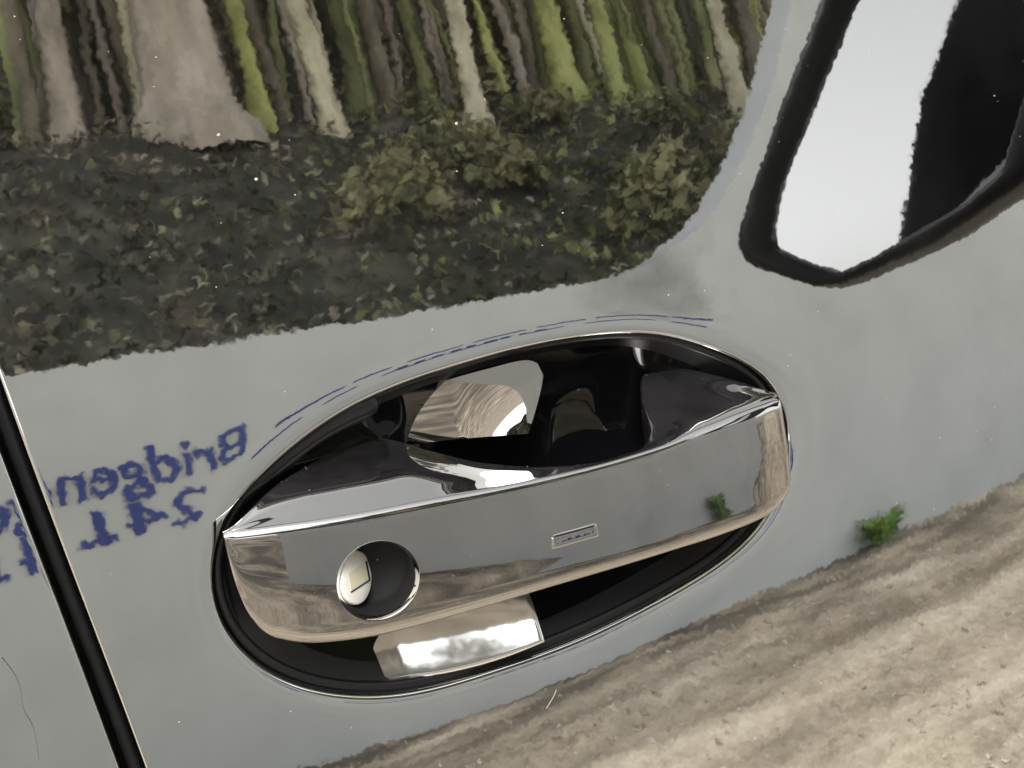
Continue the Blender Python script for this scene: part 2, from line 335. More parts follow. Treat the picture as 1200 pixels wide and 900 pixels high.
# trees: pixel-independent list of bearing (deg from the handle), set-back behind the wall, width, bark
TREES = [(1.8, 1.9, .13, 'beige', 'thin beige trunk near the rear'),
 (5.3, 2.5, .17, 'moss', 'mossy trunk beside the broad beige trunk'), (8.6, 1.75, .38, 'beige', 'broadest tree, pale beige trunk'),
 (10.9, 2.6, .14, 'brown', 'brown trunk half behind the broad beige trunk'), (12.7, 1.7, .085, 'lime', 'slim lime green mossy trunk'),
 (14.6, 2.1, .12, 'dark', 'dark trunk right of the slim lime trunk'), (16.1, 1.65, .11, 'pale', 'pale trunk with flared foot'),
 (18.4, 2.3, .16, 'moss', 'mossy trunk right of the flared pale one'), (20.3, 2.0, .10, 'brown', 'narrow brown trunk in the middle of the row'),
 (22.6, 2.0, .09, 'moss', 'narrow moss covered trunk'), (24.9, 1.6, .10, 'pale', 'straight pale trunk with roots'),
 (26.6, 2.6, .16, 'dark', 'dark trunk behind the pale rooted trunk'), (28.3, 1.9, .07, 'beige', 'thin beige sapling left of the lime trunks'),
 (30.4, 1.8, .15, 'lime', 'bright lime green trunk, widest of the lime ones'), (32.0, 2.1, .10, 'moss', 'mossy trunk between two lime trunks'),
 (33.3, 1.8, .11, 'lime', 'second lime green trunk'), (35.2, 2.0, .10, 'lime', 'third lime green trunk'),
 (37.0, 2.3, .12, 'brown', 'brown trunk beyond the lime trunks'), (38.6, 2.4, .13, 'moss', 'mossy trunk near the tall wall end'),
 (40.1, 1.5, .11, 'pale', 'pale yellowish trunk by the tall wall end'), (41.6, 1.9, .13, 'brown', 'brown trunk hidden by the tall wall end'),
 (0, 3.4, .22, 'dark', 'dark trunk deep in the wood, rear'), (7, 3.8, .25, 'dark', 'dark trunk deep in the wood behind the broad beige trunk'),
 (15.5, 3.6, .22, 'dark', 'dark trunk deep in the wood, middle'), (21.5, 3.5, .22, 'brown', 'brown trunk deep in the wood'), (29, 3.6, .25, 'dark', 'dark trunk deep in the wood behind the sapling'),
 (36, 3.7, .22, 'moss', 'mossy trunk deep in the wood')]
for k, az_ in enumerate(np.arange(1, 43, 2.1)): TREES.append((float(az_)+random.uniform(-.6, .6), random.uniform(2.5, 3.3), random.uniform(.10, .2), random.choice(['brown', 'moss', 'moss', 'beige'] if az_ < 27 else ['moss', 'lime', 'brown']), 'background trunk in the second row of the wood'))
for k, (az, d, w, bk, lb) in enumerate(TREES):
    # bearing line from the handle meets the line d behind the wall
    tz = math.tan(R(az)); dist = (WD+.25+d)/(1+tz*math.tan(BETA)*1.0) if True else 0
    y = -dist; x = tz*dist; z = bank_z(x, y)
    t = empty('tree', (x, y, z)); tag(t, lb, 'tree', 'trees on the bank')
    hgt = random.uniform(1.7, 2.1) if az < 12 else random.uniform(2.5, 3.1); r0 = w/2; nseg = 22; ns = 14; V = []
    lean = (random.uniform(-.03, .03), random.uniform(-.03, .03)); ph = random.uniform(0, 6)
    for j in range(nseg):
        h = -.15+(hgt+.15)*(j/(nseg-1))**1.4; rr = r0*(1-.12*h)*(1+.6*math.exp(-max(h, 0)/.10))
        rr = max(rr, .02)
        cx = lean[0]*h+.02*math.sin(h*1.3+ph); cy = lean[1]*h+.02*math.cos(h*1.1+ph)
        for i in range(ns):
            w_ = 2*math.pi*i/ns; q = rr*(1+.13*math.sin(w_*3+ph)+.10*mnoise.noise((math.cos(w_)*2, math.sin(w_)*2+k*3, h*2)))
            V.append((cx+q*math.cos(w_), cy+q*math.sin(w_), h))
    F = grid_faces(ns, nseg, True); F.append(tuple((nseg-1)*ns+i for i in range(ns)))
    mesh_obj('trunk', V, F, M['trunk_'+bk], t)
    P = []
    for c in range(9):
        h = random.uniform(hgt-.5, hgt+.05); an = random.uniform(0, 6.28); rr = random.uniform(.3, .9); ctr = np.array([math.cos(an)*rr+lean[0]*h, math.sin(an)*rr+lean[1]*h, h])
        if c % 3 == 0: tube([(lean[0]*h*.9, lean[1]*h*.9, h-.5), tuple(ctr*np.array([.6, .6, 1])-np.array([0, 0, .2])), tuple(ctr)], [r0*.35, r0*.25, r0*.1], M['trunk_'+bk], 'branch', t, 6)
        P += list(ctr+rng.normal(size=(45, 3))*.25)
    leaves(P, .085, LM['olive'] if az < 27 else LM['green'], 'crown', t)
# undergrowth between and behind the trunks: one tangled mass
UG = {'dark': [], 'olive': [], 'green': []}
for k in range(60):
    x = random.uniform(-1.8, 6.0); d = random.uniform(.15, 1.5) if k < 22 else random.uniform(2.3, 4.5); r = random.uniform(.14, .30) if k < 22 else random.uniform(.4, .8)
    y = -(WD+.25)+x*math.tan(BETA)-d; z = bank_z(x, y); m_ = ('dark' if x < 1.1 else 'olive') if k < 22 else ('olive' if x < 2 else random.choice(['olive', 'green']))
    v = rng.normal(size=(420 if k < 22 else 1300, 3)); v /= np.linalg.norm(v, axis=1)[:, None]; v *= r*rng.uniform(.5, 1.05, len(v))[:, None]; v[:, 2] = np.abs(v[:, 2])*1.15
    UG[m_] += list(v+np.array([x, y, z]))
for k in range(14):
    x = -2.2+k*.7; d = 4.6+random.uniform(-.2, .5); y = -(WD+.25)+x*math.tan(BETA)-d; z = bank_z(x, y)
    v = rng.normal(size=(1900, 3)); v /= np.linalg.norm(v, axis=1)[:, None]; v *= 1.3*rng.uniform(.6, 1.05, len(v))[:, None]; v[:, 2] = np.abs(v[:, 2])*1.3
    UG['olive'] += list(v+np.array([x, y, z]))
for k_, lb in (('dark', 'dark tangled undergrowth on the bank'), ('olive', 'olive green undergrowth behind the trunks'), ('green', 'bright green undergrowth by the tall wall end')):
    tag(leaves(UG[k_], .034, LM[k_], 'undergrowth'), lb, 'undergrowth', kind='stuff')

# thicket of saplings and bare stems filling the wood: uncountable
for nm, mm_, cnt, a0, a1 in (('brown', 'trunk_brown', 150, -1, 44), ('moss', 'trunk_moss', 130, -1, 44), ('beige', 'trunk_beige', 70, -1, 30), ('lime', 'trunk_lime', 90, 24, 44), ('pale', 'trunk_pale', 40, 4, 44)):
    V = []; F = []
    for k in range(cnt):
        az = random.uniform(a0, a1); tz = math.tan(R(az)); d = random.uniform(1.9, 4.2); y = -(WD+.25+d)/(1+tz*math.tan(BETA)); x = -tz*y; z = bank_z(x, y)
        r0 = random.uniform(.012, .045); lx_, ly_ = random.uniform(-.1, .1), random.uniform(-.1, .1); b = len(V)
        for j, h in enumerate((-.1, .5, 1.0, 1.5, 2.0)):
            q = r0*(1-.25*h/2); ox_ = lx_*h+random.uniform(-.02, .02)
            for i in range(6): V.append((x+ox_+q*math.cos(i*math.pi/3), y+ly_*h+q*math.sin(i*math.pi/3), z+h))
        for f in grid_faces(6, 5, True): F.append(tuple(i+b for i in f))
    tag(mesh_obj('thicket', V, F, M[mm_]), 'thicket of %s stems filling the wood' % nm, 'thicket', kind='stuff')

def weed(s, off, r, n):
    p = wpt(s, .0, off); e_ = empty('weed', p); P = []
    V = []; F = []
    for i in range(n):
        an = random.uniform(0, 6.28); ln = r*random.uniform(.5, 1.2); tip = Vector((math.cos(an)*ln*.9, math.sin(an)*ln*.5, ln*random.uniform(.3, .9)))
        sd_ = Vector((-math.sin(an), math.cos(an), 0))*r*.10; mid = tip*.5+Vector((0, 0, ln*.2)); b = len(V)
        V += [Vector((0, 0, 0)), mid-sd_, tip, mid+sd_]; F.append((b, b+1, b+2, b+3))
    m = leaf_mat('weed_leaf', (.08, .16, .02), (.16, .28, .05), (.3, .42, .1)); mesh_obj('leaves', V, F, m, e_, smooth=False)
    tag(e_, 'green weed tuft at the foot of the grey wall', 'weed'); return e_
weed(2.54, .07, .14, 170)

# ------------------------------------------------------------------ the car
car = empty('parked_car', (0, 0, 0))
tag(car, 'glossy black car door with chrome handle in an oval recess', 'car')
def Ybase(x, z):                 # mm in, mm out: the door skin's broad crown
    x = np.asarray(x, float)*MM; dz = np.asarray(z, float)*MM
    return (math.tan(.13536)*dz+.5*.26355*dz**2+.2455*dz**3/3+math.tan(.006459)*x+.5*.12609*x**2)*1e3
CUP = np.array([(-87.4, 2.0), (-88.9, -8.0), (-87.3, -19.0), (-81.9, -30.0), (-71.6, -39.5), (-60.3, -46.0), (-48.2, -50.2), (-29.9, -52.9), (-7.4, -53.3), (22.8, -51.9), (55.8, -46.6), (77.1, -40.8), (92.4, -32.9), (101.4, -20.3), (105.9, -6.5), (105.6, 3.9), (100.7, 12.2), (92.9, 19.5), (80.4, 27.5), (65.0, 34.6), (49.7, 38.5), (31.6, 40.2), (8.4, 40.6), (-13.9, 39.0), (-32.7, 36.5), (-46.0, 33.2), (-59.2, 27.6), (-70.5, 20.8), (-78.0, 15.2), (-83.6, 9.2)])
CC = np.array([8.0, -5.0])
def smooth_outline(P, harm=9):
    # Fourier fit of the closed curve by arc length
    Q = np.vstack([P, P[:1]]); sl = np.concatenate([[0], np.cumsum(np.linalg.norm(np.diff(Q, axis=0), axis=1))]); sl /= sl[-1]
    t = np.linspace(0, 1, 400, endpoint=False); z = np.interp(t, sl, Q[:, 0])+1j*np.interp(t, sl, Q[:, 1]); f = np.fft.fft(z)/400
    tq = np.linspace(0, 1, 1600, endpoint=False); out = np.zeros(1600, complex)
    for k in range(-harm, harm+1): out += f[k]*np.exp(2j*math.pi*k*tq)
    return np.stack([out.real, out.imag], 1)
OUT = smooth_outline(CUP)
NT = 520
def outline_at(angs):
    an = np.unwrap(np.arctan2(OUT[:, 1]-CC[1], OUT[:, 0]-CC[0])); 
    if an[-1] < an[0]: an = an[::-1]; O_ = OUT[::-1]
    else: O_ = OUT
    an = np.concatenate([an, [an[0]+2*math.pi]]); O_ = np.vstack([O_, O_[:1]])
    q = (angs-an[0]) % (2*math.pi)+an[0]
    return np.stack([np.interp(q, an, O_[:, 0]), np.interp(q, an, O_[:, 1])], 1)
# even spacing along the rim
ring0 = OUT[np.linspace(0, 1600, NT, endpoint=False).astype(int)]
if np.cross(ring0[1]-ring0[0], CC-ring0[0]) < 0: ring0 = ring0[::-1]
def dist_rim(P):
    A = OUT; B = np.roll(OUT, -1, 0); d = np.full(len(P), 1e9); AB = B-A; l2 = (AB**2).sum(1)
    for s in range(0, len(P), 4000):
        p = P[s:s+4000]; best = np.full(len(p), 1e9)
        dd = ((p[:, None, :]-A[None, ::4])**2).sum(2); k0 = dd.argmin(1)*4
        for off in range(-5, 6):
            k = (k0+off) % len(A); t = np.clip(((p-A[k])*AB[k]).sum(1)/l2[k], 0, 1); q = A[k]+AB[k]*t[:, None]
            best = np.minimum(best, np.linalg.norm(p-q, axis=1))
        d[s:s+4000] = best
    return d
def gap_x(z): return -121.5-.134*150*np.tanh(np.asarray(z, float)/150)
XR, ZT, ZB = 760., 165., -470.
EDGE = .9
def panel_y(P):
    d = dist_rim(P); x, z = P[:, 0], P[:, 1]
    Lf = 2.5+4.5*np.clip((x-60)/50, 0, 1)**2-.8*np.clip((-60-x)/25, 0, 1); Af = .34-.12*np.clip((x-60)/50, 0, 1)
    y = Ybase(x, z)+Af*Lf*np.exp(-d/Lf)
    r = 1.0; y += np.where(d < r, r-np.sqrt(np.maximum(r*r-(r-d)**2, 0)), 0)
    e_ = (x-gap_x(z)); y += np.where(e_ < EDGE, EDGE-np.sqrt(np.maximum(EDGE**2-(EDGE-np.clip(e_, 0, EDGE))**2, 0)), 0)
    return y
def far_bound(O_):
    d = O_-CC; d = d/np.linalg.norm(d, axis=1)[:, None]; out = []
    for o_, v in zip(O_, d):
        t = 1e9
        if v[0] > 1e-9: t = min(t, (XR-o_[0])/v[0])
        if v[1] > 1e-9: t = min(t, (ZT-o_[1])/v[1])
        if v[1] < -1e-9: t = min(t, (ZB-o_[1])/v[1])
        if v[0] < -1e-9:
            lo, hi = 0., min(t, 700)
            f = lambda q: (o_[0]+v[0]*q)-float(gap_x(o_[1]+v[1]*q))
            if f(hi) < 0:
                for _ in range(50):
                    mid = (lo+hi)/2
                    if f(mid) > 0: lo = mid
                    else: hi = mid
                t = lo
        out.append(o_+v*t)
    return np.array(out)
FB = far_bound(ring0); LEN = np.linalg.norm(FB-ring0, axis=1); DIR = (FB-ring0)/LEN[:, None]
dl = [0, .1, .25, .45, .7, 1.0, 1.3, 1.6, 2, 2.5, 3, 3.6, 4.2, 5, 6, 7, 8, 9, 10.2, 11.5, 13, 15, 17.5]
tl = [4.0, 2.8, 2.2, 1.7, 1.2, .8, .5, .25, .1, 0]
rings = []
for d in dl: rings.append(ring0+DIR*d)
g = np.linspace(0, 1, 46)[1:-1]
for q in g:
    a_ = np.log(np.full(NT, 17.5)+6); b_ = np.log(LEN-4.0+6); dd = np.exp(a_+(b_-a_)*q)-6; rings.append(ring0+DIR*dd[:, None])
for t in tl: rings.append(FB-DIR*t)
V = []
for k, rg in enumerate(rings):
    y = panel_y(rg); V.append(np.stack([rg[:, 0], y, rg[:, 1]], 1))
first = V[0].copy(); inn = []
c3 = np.array([CC[0], 0, CC[1]])
for dy, sc in ((14, .995), (6, .9985), (2, 1.0)):
    f2 = first.copy(); f2[:, 1] += dy; f2[:, [0, 2]] = CC+(f2[:, [0, 2]]-CC)*sc; inn.append(f2)
V = inn+V; last = V[-1].copy()
for dy in (4, 18): l2 = last.copy(); l2[:, 1] += dy; V.append(l2)
VV = np.vstack(V)*MM; VV[:, 2] += Z0
door = mesh_obj('door_panel', VV, grid_faces(NT, len(V), True), M['paint'], car)
rim_y = first[:, 1]

# rear door: a separate pressing across the shut line
xs = -np.concatenate([np.array([0, .1, .25, .5, .8, 1.2, 1.7, 2.2, 3, 4]), np.linspace(5.5, 60, 40), np.linspace(65, 2300, 70)])
zs = np.concatenate([np.linspace(-470, -90, 30), np.linspace(-84, 165, 110)])
V = []
for k, x in enumerate(np.concatenate([[0, 0], xs])):
    for z in zs:
        gx = float(gap_x(z))-5.6-.008*max(0, -z); xx = gx+x; q = -x
        y = float(Ybase(xx, z))-.054*140*math.tanh(q/140)*1.0+.6
        if q < EDGE: y += EDGE-math.sqrt(max(EDGE**2-(EDGE-q)**2, 0))
        if k < 2: y += (18, 4)[k]
        V.append((xx*MM, y*MM, z*MM+Z0))
mesh_obj('rear_door_panel', V, grid_faces(len(zs), len(xs)+2), M['paint'], car)
# dark jamb behind the shut line
V = []
for z in np.linspace(-470, 165, 40):
    g_ = float(gap_x(z)); y = float(Ybase(g_, z))
    for dx in (-22, 12): V.append(((g_+dx)*MM, (y+16)*MM, z*MM+Z0))
mesh_obj('door_jamb', V, grid_faces(2, 40), M['dark'], car)
for dx_, nm_ in ((-3.0, 'door_seal'),):
    tube([((float(gap_x(z))+dx_)*MM, (float(Ybase(float(gap_x(z)), z))+10.5)*MM, z*MM+Z0) for z in np.linspace(-460, 160, 60)], 2.2*MM, M['rubber'], nm_, car, 10)
# cabin side: window glass above the belt line, roof edge
yb = float(Ybase(0, 165))*MM
def sheet(name, prof, x0, x1, m, n=30):
    V = []
    for x in np.linspace(x0, x1, n):
        for (y, z) in prof: V.append((x, y+.5*.126*min(x, .8)**2*0, z))
    return mesh_obj(name, V, grid_faces(len(prof), n), m, car)
sheet('side_window', [(yb+.012, Z0+.17), (yb+.05, Z0+.30), (yb+.12, Z0+.48), (yb+.19, Z0+.68)], -2.1, .62, M['window'])
sheet('belt_trim', [(yb+.02, Z0+.150), (yb-.004, Z0+.166), (yb-.004, Z0+.178), (yb+.016, Z0+.186)], -2.2, .75, M['satin'])
sheet('roof', [(yb+.185, Z0+.68), (yb+.20, Z0+.715), (yb+.30, Z0+.75), (yb+.9, Z0+.78)], -2.2, .6, M['paint'])
sheet('sill_panel', [(float(Ybase(0, -470))*MM+.01, Z0-.475), (-.06, Z0-.55), (-.03, Z0-.66), (.02, Z0-.70)], -2.2, .76, M['satin'])

# ------------------------------------------------------------------ recess
recess = empty('handle_recess', (0, 0, Z0), car)
def cup_depth(rho, x):
    return 6+30*(1-np.clip(rho, 0, 1)**2.6)
V = []; rh = np.concatenate([[1.004, 1.0], np.linspace(.985, .04, 44)])
for j, rho in enumerate(rh):
    p = CC+(ring0-CC)*rho*.992
    y = rim_y*min(1, rho)+(5.0 if j else 12.0)*1.0
    if j: y = rim_y*rho+3.2+(22+8*np.tanh((p[:, 0]-20)/40))*(1-rho**2.6)
    V.append(np.stack([p[:, 0], y, p[:, 1]], 1))
VV = np.vstack(V)*MM; Fc = grid_faces(NT, len(rh), True); Fc.append(tuple((len(rh)-1)*NT+i for i in range(NT)))
cup = mesh_obj('recess_cup', VV, Fc, M['cup_black'], recess)
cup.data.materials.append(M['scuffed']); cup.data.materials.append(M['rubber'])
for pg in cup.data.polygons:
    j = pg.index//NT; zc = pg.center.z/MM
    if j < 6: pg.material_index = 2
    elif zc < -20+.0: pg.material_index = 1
# rubber gasket just inside the rim
def rim_path(scale, dy):
    p = CC+(ring0-CC)*scale; return [Vector((a*MM, (y+dy)*MM, b*MM)) for (a, b), y in zip(p, rim_y)]
def closed_tube(path, rad, m, name, parent, seg=10):
    n = len(path); V = []
    for i in range(n):
        t = (path[(i+1) % n]-path[i-1]).normalized(); a1 = Vector((0, 1, 0)); a1 = (a1-a1.dot(t)*t).normalized(); a2 = t.cross(a1)
        for k in range(seg): w = 2*math.pi*k/seg; V.append(path[i]+a1*math.cos(w)*rad+a2*math.sin(w)*rad)
    F = []
    for i in range(n):
        for k in range(seg): F.append((i*seg+k, ((i+1) % n)*seg+k, ((i+1) % n)*seg+(k+1) % seg, i*seg+(k+1) % seg))
    return mesh_obj(name, V, F, m, parent)
closed_tube(rim_path(.982, 3.0)[::2], 1.5*MM, M['rubber'], 'gasket', recess)
# raised rubber lip beside the fixed end cap, from the rear tip up along the rim
lp = np.array([(-84, -24), (-86.0, -10), (-85.2, 3), (-80.5, 11), (-72, 18), (-60, 25.0), (-48, 30), (-38, 32.5), (-33, 33)], float)
tt = np.linspace(0, len(lp)-1, 60); px = cspline(range(len(lp)), lp[:, 0], tt); pz = cspline(range(len(lp)), lp[:, 1], tt)
rad = np.interp(tt, [0, 1, 3, 5, 7, 7.6, 8], [1.2, 1.9, 2.4, 3.6, 4.2, 3.4, 1.0])
tube([(a*MM, (float(Ybase(a, b))+6.0)*MM, b*MM) for a, b in zip(px, pz)], rad*MM, M['rubber'], 'rubber_lip', recess, 14)
# added mirror patch, shaped as the ground's reflection in the recess's rear half
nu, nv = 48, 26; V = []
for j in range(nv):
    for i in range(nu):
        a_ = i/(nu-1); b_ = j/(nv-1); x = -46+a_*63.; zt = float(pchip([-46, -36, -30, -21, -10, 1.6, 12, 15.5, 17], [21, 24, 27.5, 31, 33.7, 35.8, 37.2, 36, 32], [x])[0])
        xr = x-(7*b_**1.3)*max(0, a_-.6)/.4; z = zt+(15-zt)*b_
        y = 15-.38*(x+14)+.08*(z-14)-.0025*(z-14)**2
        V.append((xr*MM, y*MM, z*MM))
bp_ = mesh_obj('added_reflector', V, grid_faces(nu, nv), M['plate'], recess)

# ------------------------------------------------------------------ the handle: a lofted chrome bar with two feet
def rounded(poly, radii, bulges, nc=9, ne=11):
    n = len(poly); pts = []; P = [np.array(p, float) for p in poly]
    cuts = []
    for i in range(n):
        a_, b_, c_ = P[i-1], P[i], P[(i+1) % n]; l1 = np.linalg.norm(a_-b_); l2 = np.linalg.norm(c_-b_); c = min(radii[i], .42*l1, .42*l2)
        cuts.append((b_+(a_-b_)/max(l1, 1e-6)*c, b_+(c_-b_)/max(l2, 1e-6)*c))
    for i in range(n):
        s, e_ = cuts[i]
        for k in range(nc):
            t = k/(nc-1); pts.append((1-t)**2*s+2*t*(1-t)*P[i]+t*t*e_)
        s2 = cuts[(i+1) % n][0]; d = s2-e_; nn = np.array([d[1], -d[0]]); nn = nn/max(np.linalg.norm(nn), 1e-6)
        for k in range(1, ne):
            t = k/ne; pts.append(e_+d*t+nn*bulges[i]*16*(t*(1-t))**2)
    return pts
# stations (mm): ridge z, face bottom z, face y at the ridge, back-top (y, z)
xR = [-84.4, -76.7, -55, -31.7, -6.5, 20.9, 51.7, 76.7, 92, 98.9]; zR = [10.2, 10.4, 9.9, 9.3, 8.6, 8.4, 9.2, 10.2, 10.2, 9.7]
xB = [-84.5, -84.2, -83.4, -82, -79.5, -74.6, -63.8, -47.3, -21.9, 5.2, 34.6, 67.6, 84, 91, 95, 97.5, 98.6, 99]; zB = [6, 0, -7, -13.5, -19, -23.4, -26.2, -27.4, -26.8, -26.2, -26.2, -26.3, -25.8, -24.4, -22, -17, -10, -2]
xY = [-84.5, -70, -45, -15, 20, 50, 72, 86, 94, 97.6, 99]; yF = [-6.8, -11.4, -15.5, -17.6, -18.0, -16.6, -13.8, -10.8, -8.0, -5.2, -2.0]
xK = [-84.5, -80, -64.5, -48, -34, -20, -7, 11.6, 28, 42, 50, 56, 63, 74, 84, 94, 99]
yK = [-6.0, -3, 8, 15, 18, 12, 4, -4, -6, -5, 0, 14, 22, 21, 13, 3, -1]
zK = [11.4, 13, 17.5, 19.5, 20.2, 15, 10.1, 6.4, 4.2, 4.2, 7.5, 15, 20.2, 20.2, 17.4, 12.9, 10.5]
u = np.linspace(0, 1, 240); st = -84.5+183.5*(.5-.5*np.cos(math.pi*(.06+.88*u))-.5*(1-math.cos(math.pi*.06)))/math.cos(math.pi*.06)
st = np.unique(np.concatenate([[-84.5, -84.45, -84.3, -84.1, -83.8], st, [98.3, 98.6, 98.8, 98.95, 99]])); st = st[(st >= -84.5) & (st <= 99)]
rz = cspline(xR, zR, st); bz = pchip(xB, zB, st); fy = cspline(xY, yF, st); ky = pchip(xK, yK, st); kz = pchip(xK, zK, st)
V = []
for i, x in enumerate(st):
    hgt = rz[i]-bz[i]; ph = math.radians(np.interp(x, [-84, -45, 0, 50, 90], [1.4, 2.2, 4.3, 6.2, 8.6])); By = fy[i]-math.tan(ph)*hgt
    kyy = max(ky[i], fy[i]+2.0); BBz = bz[i]+min(5, .2*hgt); bby = max(kyy-1.0, fy[i]+6) if kyy > fy[i]+4 else kyy
    rB = min(5.0, .35*hgt); rr = np.interp(x, [-84, -70, 60, 90, 99], [1.6, 2.2, 2.4, 3.2, 3])
    bulge_top = np.interp(x, [-84, -60, -30, 10, 44, 56, 66, 80, 90, 99], [0, .9, 1.3, .5, -.2, -1.8, -2.6, -1.9, -.4, 0])
    loop = rounded([(fy[i], rz[i]), (By, bz[i]), (bby, BBz), (kyy, kz[i])], [rr, rB, 2.5, 2.2], [0.22, .3, 0, bulge_top])
    V += [(x, p[0], p[1]) for p in loop]
nl = len(loop); VV = np.array(V)*MM; Fh = grid_faces(nl, len(st), True); Fh.append(tuple(range(nl))[::-1]); Fh.append(tuple((len(st)-1)*nl+i for i in range(nl)))
HV = VV.copy()
hroot = empty('door_handle', (0, 0, Z0), car)
hb = mesh_obj('handle_bar', VV, Fh, M['chrome'], hroot)
hb.data.materials.append(M['gloss_black'])
mi = np.zeros(len(Fh), int)
for q in range(len(st)-1): mi[q*nl+20+4:q*nl+60] = 1
hb.data.materials.append(M['foot'])
for q in range(len(st)-1):
    if 47 < st[q] < 93: mi[q*nl+61:q*nl+77] = 2
    if 47 < st[q] < 93: mi[q*nl+42:q*nl+61] = 2
hb.data.polygons.foreach_set('material_index', mi)
# lock bore: cut through the face
LC = Vector((-47.4, -16.0, -9.6)); face_n = Vector((-.10, -1, .028)).normalized()
def frame(n):
    n = n.normalized(); x_ax = Vector((1, 0, 0)); x_ax = (x_ax-x_ax.dot(n)*n).normalized(); z_ax = x_ax.cross(n)*1.0
    return x_ax, n.cross(x_ax)*-1 if False else z_ax, n
fx, fz, fn = frame(face_n)
def disc_pts(c, r, n, ax, az): return [c+ax*math.cos(2*math.pi*k/n)*r+az*math.sin(2*math.pi*k/n)*r for k in range(n)]
HR = 11.5
V = disc_pts(LC+fn*8, HR, 72, fx, fz)+disc_pts(LC-fn*12, HR, 72, fx, fz)
F = grid_faces(72, 2, True)+[tuple(range(72)), tuple(range(72, 144))[::-1]]
cut = mesh_obj('cutter', [v*MM for v in V], F, M['gloss_black'], hroot)
bmc = bmesh.new(); bmc.from_mesh(cut.data); bmesh.ops.recalc_face_normals(bmc, faces=bmc.faces); bmc.to_mesh(cut.data); bmc.free()
bmc = bmesh.new(); bmc.from_mesh(hb.data); bmesh.ops.recalc_face_normals(bmc, faces=bmc.faces); bmc.to_mesh(hb.data); bmc.free()
md = hb.modifiers.new('bore', 'BOOLEAN'); md.object = cut; md.operation = 'DIFFERENCE'; md.solver = 'EXACT'
bpy.context.view_layer.update(); dg = bpy.context.evaluated_depsgraph_get(); me = bpy.data.meshes.new_from_object(hb.evaluated_get(dg))
hb.modifiers.clear(); hb.data = me; me.name = 'handle_bar'
me.materials.clear(); me.materials.append(M['chrome']); me.materials.append(M['gloss_black']); me.materials.append(M['foot'])
me.polygons.foreach_set('use_smooth', [True]*len(me.polygons))
try: me.set_sharp_from_angle(angle=R(40))
except Exception: pass
bpy.data.objects.remove(cut)
# bore lining, bezel, lock barrel
def ringtube(rings_, m, name, cap=False):
    V = []; 
    for c, r in rings_: V += disc_pts(c, r, 72, fx, fz)
    F = grid_faces(72, len(rings_), True)
    if cap: F.append(tuple((len(rings_)-1)*72+i for i in range(72)))
    return mesh_obj(name, [v*MM for v in V], F, m, hroot)
ringtube([(LC-fn*1.2, 10.6), (LC-fn*9, 10.4), (LC-fn*11, 9.5), (LC-fn*11.2, .5)], M['dark'], 'lock_bore', True)
ringtube([(LC+fn*.15, 11.55), (LC-fn*.15, 11.4), (LC-fn*.9, 10.75), (LC-fn*1.3, 10.6)], M['bright_chrome'], 'lock_bezel')
ln_ = Vector((.66, -.72, .12)).normalized(); lx, lz, _ = frame(ln_)
BC = LC-fn*6.2-fx*4.7+fz*.2
V = []; spec = [(-3.2, 7.5), (-.5, 7.5), (-.12, 7.35), (0, 7.0), (0.0, 4.0), (0, .3)]
V = []
for h, r in spec: V += disc_pts(BC+ln_*h, r, 48, lx, lz)
F = grid_faces(48, len(spec), True)+[tuple(5*48+i for i in range(48))]
lock = mesh_obj('lock_barrel', [v*MM for v in V], F, M['ivory'], hroot)
def lbox(name, c, hx, hz, hy, m):
    V = []
    for sy in (-1, 1):
        for sx, sz in ((-1, -1), (1, -1), (1, 1), (-1, 1)): V.append((c+lx*hx*sx+lz*hz*sz+ln_*hy*sy)*MM)
    return mesh_obj(name, V, [(0, 1, 2, 3), (4, 5, 6, 7), (0, 1, 5, 4), (1, 2, 6, 5), (2, 3, 7, 6), (3, 0, 4, 7)], m, hroot, smooth=False)
lbox('key_slot', BC+lx*.6-lz*.1+ln_*.0, 4.8, 2.5, .10, M['slot'])
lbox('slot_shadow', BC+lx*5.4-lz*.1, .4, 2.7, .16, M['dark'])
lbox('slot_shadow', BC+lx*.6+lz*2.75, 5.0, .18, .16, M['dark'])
# touch pad: small raised lozenge set in the face
pc = Vector((11.3, -19.35, -10.8)); V = []; nu, nv = 17, 11
pn = Vector((-.02, -1, .216)).normalized(); ax = Vector((1, .0, 0)); ax = (ax-ax.dot(pn)*pn).normalized(); az = ax.cross(pn)*1
for j in range(nv):
    for i in range(nu):
        a_ = (i/(nu-1)*2-1); b_ = (j/(nv-1)*2-1); h = .62*(1-a_**6)*(1-b_**6)-.03*a_*a_-.012*b_*b_
        if i in (0, nu-1) or j in (0, nv-1): h = -1.2
        V.append((pc+ax*a_*8.4+az*b_*2.5+pn*(h+.45))*MM)
mesh_obj('touch_pad', V, grid_faces(nu, nv), M['chrome'], hroot)

